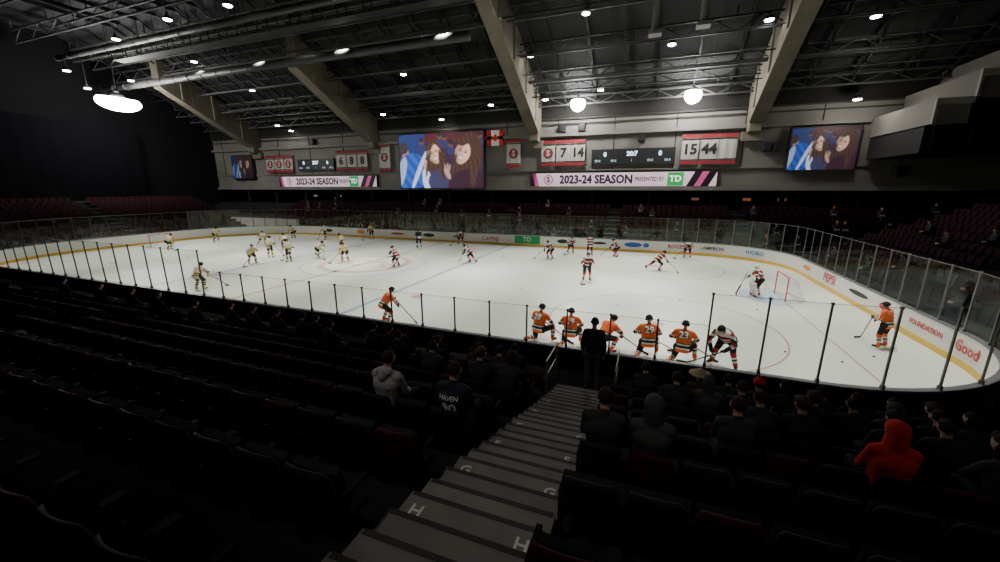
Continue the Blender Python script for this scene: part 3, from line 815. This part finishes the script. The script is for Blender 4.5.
def sym(d):
    o={}
    for k,v in d.items():
        if k.endswith('S'): o[k[:-1]+'R']=v; o[k[:-1]+'L']=(-v[0],v[1],v[2])
        else: o[k]=v
    return o
POSE={}
POSE['stand']=sym(dict(pel=(0,0,.96),chest=(0,.0,1.30),neck=(0,-.02,1.5),head=(0,.01,1.66),sS=(.18,-.01,1.43),eS=(.25,-.03,1.14),wS=(.23,.08,.90),hS=(.095,0,.92),kS=(.11,.02,.5),aS=(.12,-.03,.08),tS=(.15,.14,.036)))
POSE['skstand']=sym(dict(pel=(0,-.03,.98),chest=(0,.05,1.34),neck=(0,.09,1.53),head=(0,.14,1.68),sS=(.21,.06,1.43),hS=(.13,-.02,.95),kS=(.17,.06,.56),aS=(.2,-.02,.15),tS=(.23,.15,.11),eR=(.36,.08,1.16),wR=(.22,.35,1.02),eL=(-.36,.1,1.18),wL=(-.12,.36,1.14)))
POSE['glide']=sym(dict(pel=(0,-.12,.84),chest=(0,.12,1.13),neck=(0,.23,1.28),head=(0,.31,1.41),pitch=.1,sS=(.21,.17,1.2),hS=(.13,-.12,.81),kS=(.2,.14,.52),aS=(.23,-.05,.15),tS=(.27,.12,.11),eR=(.37,.26,.98),wR=(.19,.46,.76),eL=(-.37,.24,1.0),wL=(-.13,.40,1.0)))
POSE['stride']=sym(dict(pel=(0,-.05,.82),chest=(0,.25,1.06),neck=(0,.37,1.19),head=(0,.46,1.3),pitch=.2,sS=(.21,.3,1.12),hS=(.13,-.05,.8),kR=(.18,.25,.52),aR=(.15,.05,.15),tR=(.17,.24,.11),kL=(-.24,-.26,.52),aL=(-.44,-.6,.28),tL=(-.5,-.45,.17),eR=(.38,.38,.9),wR=(.22,.6,.7),eL=(-.38,.38,.95),wL=(-.12,.55,.93)))
POSE['kneel']=sym(dict(pel=(0,-.02,.55),chest=(0,.05,.89),neck=(0,.10,1.08),head=(0,.16,1.23),pitch=.1,sS=(.22,.07,.99),hS=(.14,.0,.52),kR=(.30,.40,.52),aR=(.34,.34,.15),tR=(.38,.50,.11),kL=(-.24,.14,.11),aL=(-.34,-.28,.16),tL=(-.38,-.4,.07),eR=(.37,.19,.77),wR=(.27,.42,.62),eL=(-.38,.17,.77),wL=(-.2,.40,.68)))
POSE['lean']=sym(dict(pel=(0,-.2,.92),chest=(0,.12,1.14),neck=(0,.3,1.26),head=(0,.42,1.34),pitch=.35,sS=(.21,.2,1.17),hS=(.13,-.18,.88),kS=(.24,-.06,.53),aS=(.34,-.1,.15),tS=(.4,.07,.11),eR=(.36,.24,.9),wR=(.26,.3,.66),eL=(-.36,.24,.92),wL=(-.18,.32,.74)))
POSE['crouch']=sym(dict(pel=(0,-.2,.58),chest=(0,.1,.84),neck=(0,.24,.98),head=(0,.34,1.08),pitch=.2,sS=(.21,.15,.9),hS=(.13,-.18,.56),kS=(.3,.14,.5),aS=(.3,-.1,.15),tS=(.36,.08,.11),eR=(.37,.28,.7),wR=(.24,.48,.52),eL=(-.37,.26,.72),wL=(-.16,.46,.62)))
POSE['goalie']=sym(dict(pel=(0,-.10,.93),chest=(0,.04,1.25),neck=(0,.10,1.43),head=(0,.16,1.58),pitch=.1,sS=(.24,.06,1.34),hS=(.14,-.1,.9),kS=(.22,.08,.56),aS=(.26,-.02,.15),tS=(.3,.14,.11),eR=(.42,.12,1.1),wR=(.40,.36,.95),eL=(-.42,.12,1.1),wL=(-.44,.36,.98)))
POSE['sit']=sym(dict(pel=(0,-.02,.56),chest=(0,-.06,.88),neck=(0,-.05,1.07),head=(0,-.0,1.22),sS=(.175,-.05,.99),eS=(.22,.04,.74),wS=(.1,.26,.64),hS=(.09,.02,.55),kS=(.13,.41,.54),aS=(.13,.36,.09),tS=(.14,.50,.045)))
POSE['sitfwd']=sym(dict(pel=(0,-.02,.56),chest=(0,.06,.86),neck=(0,.14,1.03),head=(0,.22,1.16),yaw=.3,sS=(.175,.08,.95),eS=(.22,.25,.72),wS=(.07,.40,.66),hS=(.09,.02,.55),kS=(.15,.41,.54),aS=(.13,.34,.09),tS=(.14,.49,.045)))
BODY={}
for k in ('skstand','glide','stride','kneel','crouch'):
    BODY[k,'plain']=build_body(POSE[k],True,'plain',.015)
for k in ('skstand','glide','stride','lean','goalie'):
    BODY[k,'barber']=build_body(POSE[k],True,'barber',.015)
BODY['stand','short']=build_body(POSE['stand'],False,None,.012)
for hrs in ('short','long','hood','down_hood'): BODY['sit',hrs]=build_body(POSE['sit'],False,None,.013,hrs)
for hrs in ('short','long'): BODY['sitfwd',hrs]=build_body(POSE['sitfwd'],False,None,.013,hrs)

SKIN=mat('skin',(.50,.28,.20),.55); EYE=mat('eye_dark',(.03,.02,.02),.3)
def cm(n,c): return mat('cloth_'+n,c,.85,var=.15,scale=6,spec=.2)
ORG=cm('orange',(.80,.15,.045)); BLKC=cm('black',(.022,.022,.024)); WHC=cm('white',(.72,.70,.66)); REDC=cm('red',(.42,.035,.03)); GOLD=cm('gold',(.62,.45,.12)); CREAM=cm('cream',(.66,.60,.42))
GREY=cm('grey',(.34,.32,.31)); DGREY=cm('dark_grey',(.055,.055,.055)); NAVY=cm('navy',(.025,.028,.04)); DRED=cm('hood_red',(.60,.03,.02)); BRN=cm('brown',(.06,.035,.02)); HAIRM=cm('hair',(.03,.018,.012)); TAN=cm('tan',(.45,.35,.2)); COAT=cm('coat',(.035,.033,.034))
def style(**k):
    d=dict(top=ORG,skin=SKIN,pants=BLKC,sock=ORG,boot=BLKC,glove=BLKC,band=BLKC,white=WHC,hair=HAIRM,eye=EYE,topb=BLKC,topc=WHC); d.update(k); return d
STY={'orange':style(),'barber':style(top=REDC,sock=REDC,glove=BLKC),
     'gold':style(top=CREAM,sock=CREAM,pants=BLKC,band=GOLD,white=BLKC,glove=GOLD),
     'yellow':style(top=GOLD,sock=GOLD,pants=BLKC,band=BLKC),
     'ref':style(top=BLKC,sock=BLKC,band=WHC,glove=BLKC)}
def apply(o, st):
    for i,t in enumerate(TAGS):
        o.material_slots[i].link='OBJECT'; o.material_slots[i].material=st[t]
HELM={}
def helmet_mesh(pose):
    if pose in HELM: return HELM[pose]
    J=POSE[pose]; M=Matrix.Rotation(J.get('yaw',0),3,'Z')@Matrix.Rotation(-J.get('pitch',0),3,'X')
    b=MB(); hd=Vector(J['head'])
    b.dome(hd+M@Vector((0,-.008,.03)),.108,.128,.108,-.25,rot=M)
    for s in (-1,1): b.dome(hd+M@Vector((.088*s,-.01,.0)),.028,.05,.055,-.9,10,6,rot=M)
    b.beam(hd+M@Vector((-.09,.10,.045)),hd+M@Vector((.09,.10,.045)),.03,.02)
    me=b.mesh('helmet',[],True); me.materials.append(None)
    v=MB()
    pts=[(-.09,.07),(-.06,.115),(0,.135),(.06,.115),(.09,.07)]
    for a,c in zip(pts,pts[1:]):
        v.poly([hd+M@Vector((a[0],a[1],.045)),hd+M@Vector((c[0],c[1],.045)),hd+M@Vector((c[0],c[1],-.015)),hd+M@Vector((a[0],a[1],-.015))])
    HELM[pose]=(me,v.mesh('visor',[GLASS])); return HELM[pose]
BLD={}
def blade_mesh(pose):
    if pose in BLD: return BLD[pose]
    J=POSE[pose]; r=[]
    for S in 'LR':
        a=Vector(J['a'+S]); t=Vector(J['t'+S]); d=(t-a)
        if pose=='kneel' and S=='L': d=Vector((0,-.1,-.28))
        elif pose=='stride' and S=='L': d=t-a
        else: d.z=0
        d.normalize(); c=a+(t-a)*.42; dn=Vector((0,0,-1)); dn=(dn-d*dn.dot(d)).normalized() if not(pose=='kneel' and S=='L') else Vector((0,-1,0))
        b=MB(); q=c+dn*.085
        b.beam(q-d*.13,q+d*.14,.008,.03); b.beam(q-d*.09-dn*.045,q-d*.09,.02,.03); b.beam(q+d*.08-dn*.05,q+d*.08,.02,.03)
        r.append(b.mesh('blade',[mat('skate_steel',(.6,.6,.62),.25,.9)]))
    BLD[pose]=r; return r
STK={}
STICKEND={'glide':(.95,.92,.03),'skstand':(.55,.95,.03),'stride':(.95,1.05,.03),'kneel':(1.0,.62,.03),'lean':(.85,.5,.03),'crouch':(1.05,.85,.03),'goalie':(.1,.95,.03)}
def stick_mesh(pose):
    if pose in STK: return STK[pose]
    J=POSE[pose]; b=MB()
    def hand(S):
        w=Vector(J['w'+S]); e=Vector(J['e'+S]); d=(w-e).normalized(); return w+d*.08
    end=Vector(STICKEND[pose])
    if pose=='goalie': A=hand('R')+Vector((0,.0,.18))
    else: A=hand('L')
    d=(end-A).normalized(); b.beam(A-d*.08,end,.022,.03,0)
    side=Vector((-.28,.06,0)) if pose!='lean' else Vector((.26,.1,0))
    b.beam(end+Vector((0,0,.01)),end+side+Vector((0,0,.015)),.022,.07 if pose!='goalie' else .09,1)
    if pose=='goalie': b.beam(end-d*.55,end,.026,.085,0)
    m=b.mesh('stick',[mat('stick_shaft',(.03,.03,.03),.4),mat('stick_tape',(.05,.05,.05),.7)]); STK[pose]=m; return m
def number(body_me, pose, s, m, size=.24, up=-.03, bold=.008, lift=.010):
    J=POSE[pose]; ch=Vector(J['chest']); pel=Vector(J['pel']); ax=(Vector(J['neck'])-pel).normalized()
    back=Vector((0,-1,0)); back=(back-ax*back.dot(ax)).normalized(); side=Vector((1,0,0))
    bvh=BVHTree.FromPolygons([v.co for v in body_me.vertices],[p.vertices[:] for p in body_me.polygons])
    t=text_mesh(s,size,0,'CENTER',bold)
    c0=ch+ax*up
    for v in t.vertices:
        o=c0+side*v.co.x+ax*v.co.y+back*.6
        hit=bvh.ray_cast(o,-back)
        v.co=(hit[0]+back*lift) if hit[0] else c0+side*v.co.x+ax*v.co.y+back*.18
    t.materials.clear(); t.materials.append(m); return t
NUMW=mat('number_white',(.85,.82,.76),.7); NUMB=mat('number_black',(.02,.02,.02),.7)
def player(x,y,face,pose,sty,label,num=None,var='plain',stick=True,scale=1.,helm=BLKC,group=None):
    rz=math.radians(face)
    o=add('person', BODY[pose,var], loc=(x,y,.0), rotz=rz, label=label, cat='hockey player' if sty!='ref' else 'referee', group=group); o.scale=(scale,)*3
    apply(o,STY[sty])
    hm,vm=helmet_mesh(pose)
    h=add('helmet',hm,o); h.material_slots[0].link='OBJECT'; h.material_slots[0].material=helm
    add('visor',vm,o)
    for b in blade_mesh(pose): add('skate_blade',b,o)
    if num:
        add('jersey_number_outline',number(BODY[pose,var],pose,num,NUMB,.28,.03,.026,.008),o)
        add('jersey_number',number(BODY[pose,var],pose,num,NUMW,.28,.03,.006,.016),o)
    if pose=='goalie':
        J=POSE['goalie']; PW=WHC
        for S in 'LR':
            k=Vector(J['k'+S]); a=Vector(J['a'+S]); d=(a-k).normalized(); f=Vector((0,1,0)); f=(f-d*f.dot(d)).normalized()
            b=MB(); b.beam(k-d*.22+f*.10,k+f*.13,.27,.10,0); b.beam(k+f*.13,a+d*.08+f*.13,.28,.11,0); b.beam(a+d*.05+f*.12,a+d*.1+f*.22,.24,.09,1)
            p=add('leg_pad',b.mesh('pad',[PW,REDC]),o); bev(p,.025)
        w=Vector(J['wR']); b=MB(); b.beam(w+Vector((0,.03,.16)),w+Vector((.02,.12,-.16)),.2,.06); p=add('blocker',b.mesh('blk',[PW]),o); bev(p,.02)
        w=Vector(J['wL']); b=MB(); b.dome(w+Vector((-.02,.08,.02)),.15,.09,.16,-.8,14,7); add('catching_glove',b.mesh('cg',[PW],True),o)
    if stick:
        s=add('hockey_stick',stick_mesh(pose),loc=(x,y,0),rotz=rz,label='dark hockey stick held by a player on ice',cat='hockey stick',group='hockey sticks'); s.scale=(scale,)*3
    return o
player(-3.4,13.1,-20,'kneel','orange','player kneeling in orange jersey and black helmet','28',scale=1.08)
player(-2.25,13.1,5,'kneel','orange','player kneeling upright in orange jersey beside standing man','19',scale=1.05)
player(-1.0,13.2,-35,'crouch','orange','player crouching low in orange jersey near glass',scale=1.05)
player(.36,13.1,8,'kneel','orange','player kneeling with number twenty nine on orange jersey','29',scale=1.08)
player(1.42,13.05,-10,'kneel','orange','player kneeling with number twenty three on orange jersey','23',scale=1.05)
player(2.6,13.1,150,'lean','barber','player bending forward in striped dark red jersey','',var='barber',scale=1.05)
player(8.2,16.9,40,'skstand','orange','player standing upright in orange jersey in the corner','7',scale=.94)
player(5.75,23.4,100,'goalie','barber','goaltender standing in white pads before red goal',var='barber',helm=WHC)
BL='player in red, black and white striped jersey'
for x,y,fc,ps in ((-3.2,23.6,200,'skstand'),(-7.1,30.3,150,'glide'),(-6.1,33.8,210,'glide'),(-4.3,32.9,30,'skstand'),(-2.2,33.2,120,'glide'),(.9,28.3,-60,'stride'),(3.3,34.7,170,'glide'),(-12.4,26.5,100,'stride'),(-16.8,23.2,80,'glide'),(-17.5,35.2,190,'glide')):
    player(x,y,fc,ps,'barber',BL+(' in full stride' if ps=='stride' else ', gliding' if ps=='glide' else ', standing'),var='barber')
player(-10.0,12.9,-30,'glide','orange','player gliding in dark orange jersey beside near boards',None)
player(-20.2,31.7,60,'skstand','ref','referee standing on skates in black clothing',stick=False)
player(-28.5,35.2,180,'skstand','yellow','player in yellow jersey standing by the far boards')
for i,(x,y,fc,ps) in enumerate(((-27.6,20.3,250,'glide'),(-25.7,21.9,100,'skstand'),(-31.2,26.3,60,'glide'),(-25,24.1,280,'stride'),(-21.8,23.6,200,'glide'),(-26.2,28.2,90,'glide'),(-33,33.1,120,'skstand'),(-23.2,13.8,20,'glide'),(-41.2,22.5,300,'glide'),(-43.4,28.2,270,'glide'),(-37.6,33.0,180,'glide'),(-28.8,22.8,10,'skstand'),(-35.5,27.5,45,'stride'))):
    player(x,y,fc,ps,'gold','player skating in cream and gold jersey, black trim',helm=BLKC)

def hat_mesh(pose,kind):
    J=POSE[pose]; M=Matrix.Rotation(J.get('yaw',0),3,'Z'); hd=Vector(J['head']); b=MB()
    b.dome(hd+Vector((0,-.01,.04)),.103,.118,.1,-.02,rot=M)
    if kind=='straw': b.tube(hd+Vector((0,-.01,.035)),hd+Vector((0,-.01,.05)),.21,.2,24)
    elif kind=='cap': b.hexa([hd+M@Vector(p) for p in ((-.07,.08,.035),(.07,.08,.035),(.05,.19,.03),(-.05,.19,.03),(-.07,.08,.05),(.07,.08,.05),(.05,.19,.042),(-.05,.19,.042))])
    else: b.dome(hd+Vector((0,-.01,.145)),.03,.03,.03,-.9,8,5)
    return b.mesh('hat',[],True)
SPS={'dark':('sit','short',COAT,DGREY,None),'hoodie_grey':('sit','down_hood',GREY,BLKC,None),'dark_num':('sit','short',NAVY,BLKC,None),'beanie':('sit','short',COAT,NAVY,('beanie',BLKC)),
 'hoodie_dark':('sit','hood',DGREY,BLKC,None),'straw':('sit','short',BRN,BLKC,('straw',TAN)),'redhat':('sit','short',COAT,NAVY,('beanie',DRED)),'cap':('sit','short',NAVY,BLKC,('cap',BRN)),
 'red':('sit','hood',DRED,BLKC,None),'long':('sitfwd','long',COAT,NAVY,None)}
SLB={'dark':'person seated in black jacket with short dark hair','hoodie_grey':'person seated in grey hooded sweatshirt','dark_num':'person seated in dark team jersey with large number','beanie':'person seated in black coat and knitted hat',
 'hoodie_dark':'person seated with dark grey hood pulled up','straw':'person seated in brown jacket and pale brimmed hat','redhat':'person seated in black coat and red knitted hat','cap':'person seated in navy jacket and brown cap','red':'person seated in bright red hooded jacket','long':'person with long dark hair seated, leaning forward'}
def spectator(x,y,z,rz,s):
    pose,hr,top,pants,hat=SPS[s]
    o=add('person',BODY[pose,hr],loc=(x,y,z),rotz=rz,label=SLB[s],cat='spectator')
    apply(o,style(top=top,pants=pants))
    if hat: h=add('hat',hat_mesh(pose,hat[0]),o); h.data.materials.append(hat[1])
    if s=='dark_num':
        add('jersey_number',number(BODY[pose,hr],pose,'90',NUMW,.2,-.10,.006),o)
        add('jersey_name',number(BODY[pose,hr],pose,'HAVEN',NUMW,.08,.045,.001),o)
    return o
for s,st in occ.items(): spectator(s[0],s[1],s[2],0,st)
for s,st in focc.items(): spectator(s[0],s[1],s[2],s[3],st)
o=add('person',BODY['stand','short'],loc=(-1.0,9.3,WALK),label='man standing in black jacket at the aisle foot',cat='person'); apply(o,style(top=BLKC,pants=DGREY)); o.scale=(1.10,1.10,1.13)

M_=mat('rail_metal',(.35,.33,.25),.35,.7)
for x in (-2.05,-.4):
    b=MB()
    b.tube((x,9.9,WALK),(x,9.9,1.4),.022); b.tube((x,8.75,WALK),(x,8.75,1.4),.022); b.tube((x,8.7,1.4),(x,10.0,1.4),.022)
    b.tube((x,8.75,1.0),(x,9.9,1.0),.016)
    add('handrail', b.mesh('rail',[M_]), label='short metal handrail at foot of the aisle', cat='handrail', group='aisle handrails')

# ---------------------------------------------------------------- lamps
LP=[(-55,28,14.7,3),(-7.5,42.2,13.9,2),(3.0,42.2,13.9,2),(-38.1,23.9,19,1),(-30.2,28.9,19,1),(-47.7,31.9,19,1),(-35.2,34.9,18.2,1),(-47.5,25.0,19,1),(-24.6,37.2,16.9,1),(-20.2,34,18.5,1),(-58,25.6,17.5,1),(-58,27,16.1,1),(-58.8,31.6,18,1),(-47.8,43.7,13.4,1),(-5.7,33.8,18.6,1),(7.0,36.1,17.3,1),(.7,37.3,16.8,1),(-11,36.9,17.1,1),(-10.8,41.8,14.4,1),(-16.8,41.8,14.3,1),(15.4,42.7,12.7,1),(-5.3,42,14.9,1),(-49,42.6,14.0,1),(-30.8,41.8,14.2,1),(-23.8,43.5,13.5,1),(-45.7,36.8,17.0,1),(-31,23.9,19,1),(13.5,37.1,17,1)]
b=MB(); b.dome((0,0,0),.34,.34,.3,0,20,7); b.tube((0,0,.26),(0,0,.5),.1,.08,12)
hous=b.mesh('housing',[STEEL],True)
b=MB(); b.tube((0,0,-.06),(0,0,0),.25,.3,20)
l1=b.mesh('lens',[LAMP])
b=MB(); b.dome((0,0,-.02),.34,.34,.34,-.45,24,10,rot=Matrix.Rotation(math.pi,3,'X'))
l2=b.mesh('lens2',[LAMPB],True)
b=MB(); b.dome((0,0,.16),.12,.12,.2,0,20,6); b.tube((0,0,.3),(0,0,.5),.04,.03,12)
hous2=b.mesh('housing2',[STEEL],True)
for x,y,z,k in LP:
    o=add('arena_lamp',None,loc=(x,y,z),label='round high-bay arena lamp glowing white' if k==1 else ('very bright white arena floodlight' if k==2 else 'wide very bright white floodlight above end stands'),cat='lamp',group='arena lamps')
    sc={1:1,2:2.1,3:2.6}[k]; o.scale=(sc,)*3 if k!=3 else (2.4,6.0,sc)
    add('lamp_housing',hous if k==1 else hous2,o); add('lamp_lens',l1 if k==1 else l2,o)
    rr=.02 if k==1 else .006
    b=MB(); b.tube((0,0,.45),(0,0,max(.6,(ceilz(y)-z)/sc)),rr,seg=6); add('lamp_stem',b.mesh('stem',[STEEL]),o)

def spot(x,y,z,W,ang,rad=.4,tx=None,ty=None,tz=0,blend=.6,col=(1,.97,.9)):
    l=bpy.data.lights.new('spot','SPOT'); l.energy=W; l.spot_size=math.radians(ang); l.spot_blend=blend; l.shadow_soft_size=rad; l.color=col
    o=bpy.data.objects.new('spot_light',l); C.objects.link(o); o.location=(x,y,z)
    d=Vector((tx if tx is not None else x, ty if ty is not None else y,tz))-Vector((x,y,z)); o.rotation_euler=d.to_track_quat('-Z','Y').to_euler()
for x,W in ((-44.5,4200),(-36,8000),(-26,11000),(-16,11500),(-6,11500),(4,11500)):
    for y,ty in ((17,18.5),(30,28.5)):
        spot(x,y,18,W,62,.4,x,ty)
spot(8,20,18,5000,45,.4,7.2,16)
# dim fill spots added to brighten the aisle and near stands, no fixtures there
spot(-3,-2,13,560,34,.3,-1.3,5.0,2.2,.8)
spot(-10,-2,14,520,70,.5,-8,5.5,2,.9)
spot(5,-2,14,420,60,.5,4,6.0,2,.9)
def point(x,y,z,W,r=.25,c=(1,.96,.88)):
    l=bpy.data.lights.new('pt','POINT'); l.energy=W; l.shadow_soft_size=r; l.color=c
    o=bpy.data.objects.new('point_light',l); C.objects.link(o); o.location=(x,y,z)
point(15.4,41.5,12.0,350)

w=bpy.data.worlds.new('World'); bpy.context.scene.world=w; w.use_nodes=True
w.node_tree.nodes['Background'].inputs[0].default_value=(.6,.65,.8,1); w.node_tree.nodes['Background'].inputs[1].default_value=.01

cd=bpy.data.cameras.new('Camera'); cam=bpy.data.objects.new('Camera',cd); C.objects.link(cam)
cd.sensor_width=36; cd.lens=36*387/1000; cd.clip_start=.05; cd.clip_end=300
cam.location=(0,0,5.58); cam.rotation_euler=(math.radians(90-13.5),0,math.radians(20.65))
bpy.context.scene.camera=cam
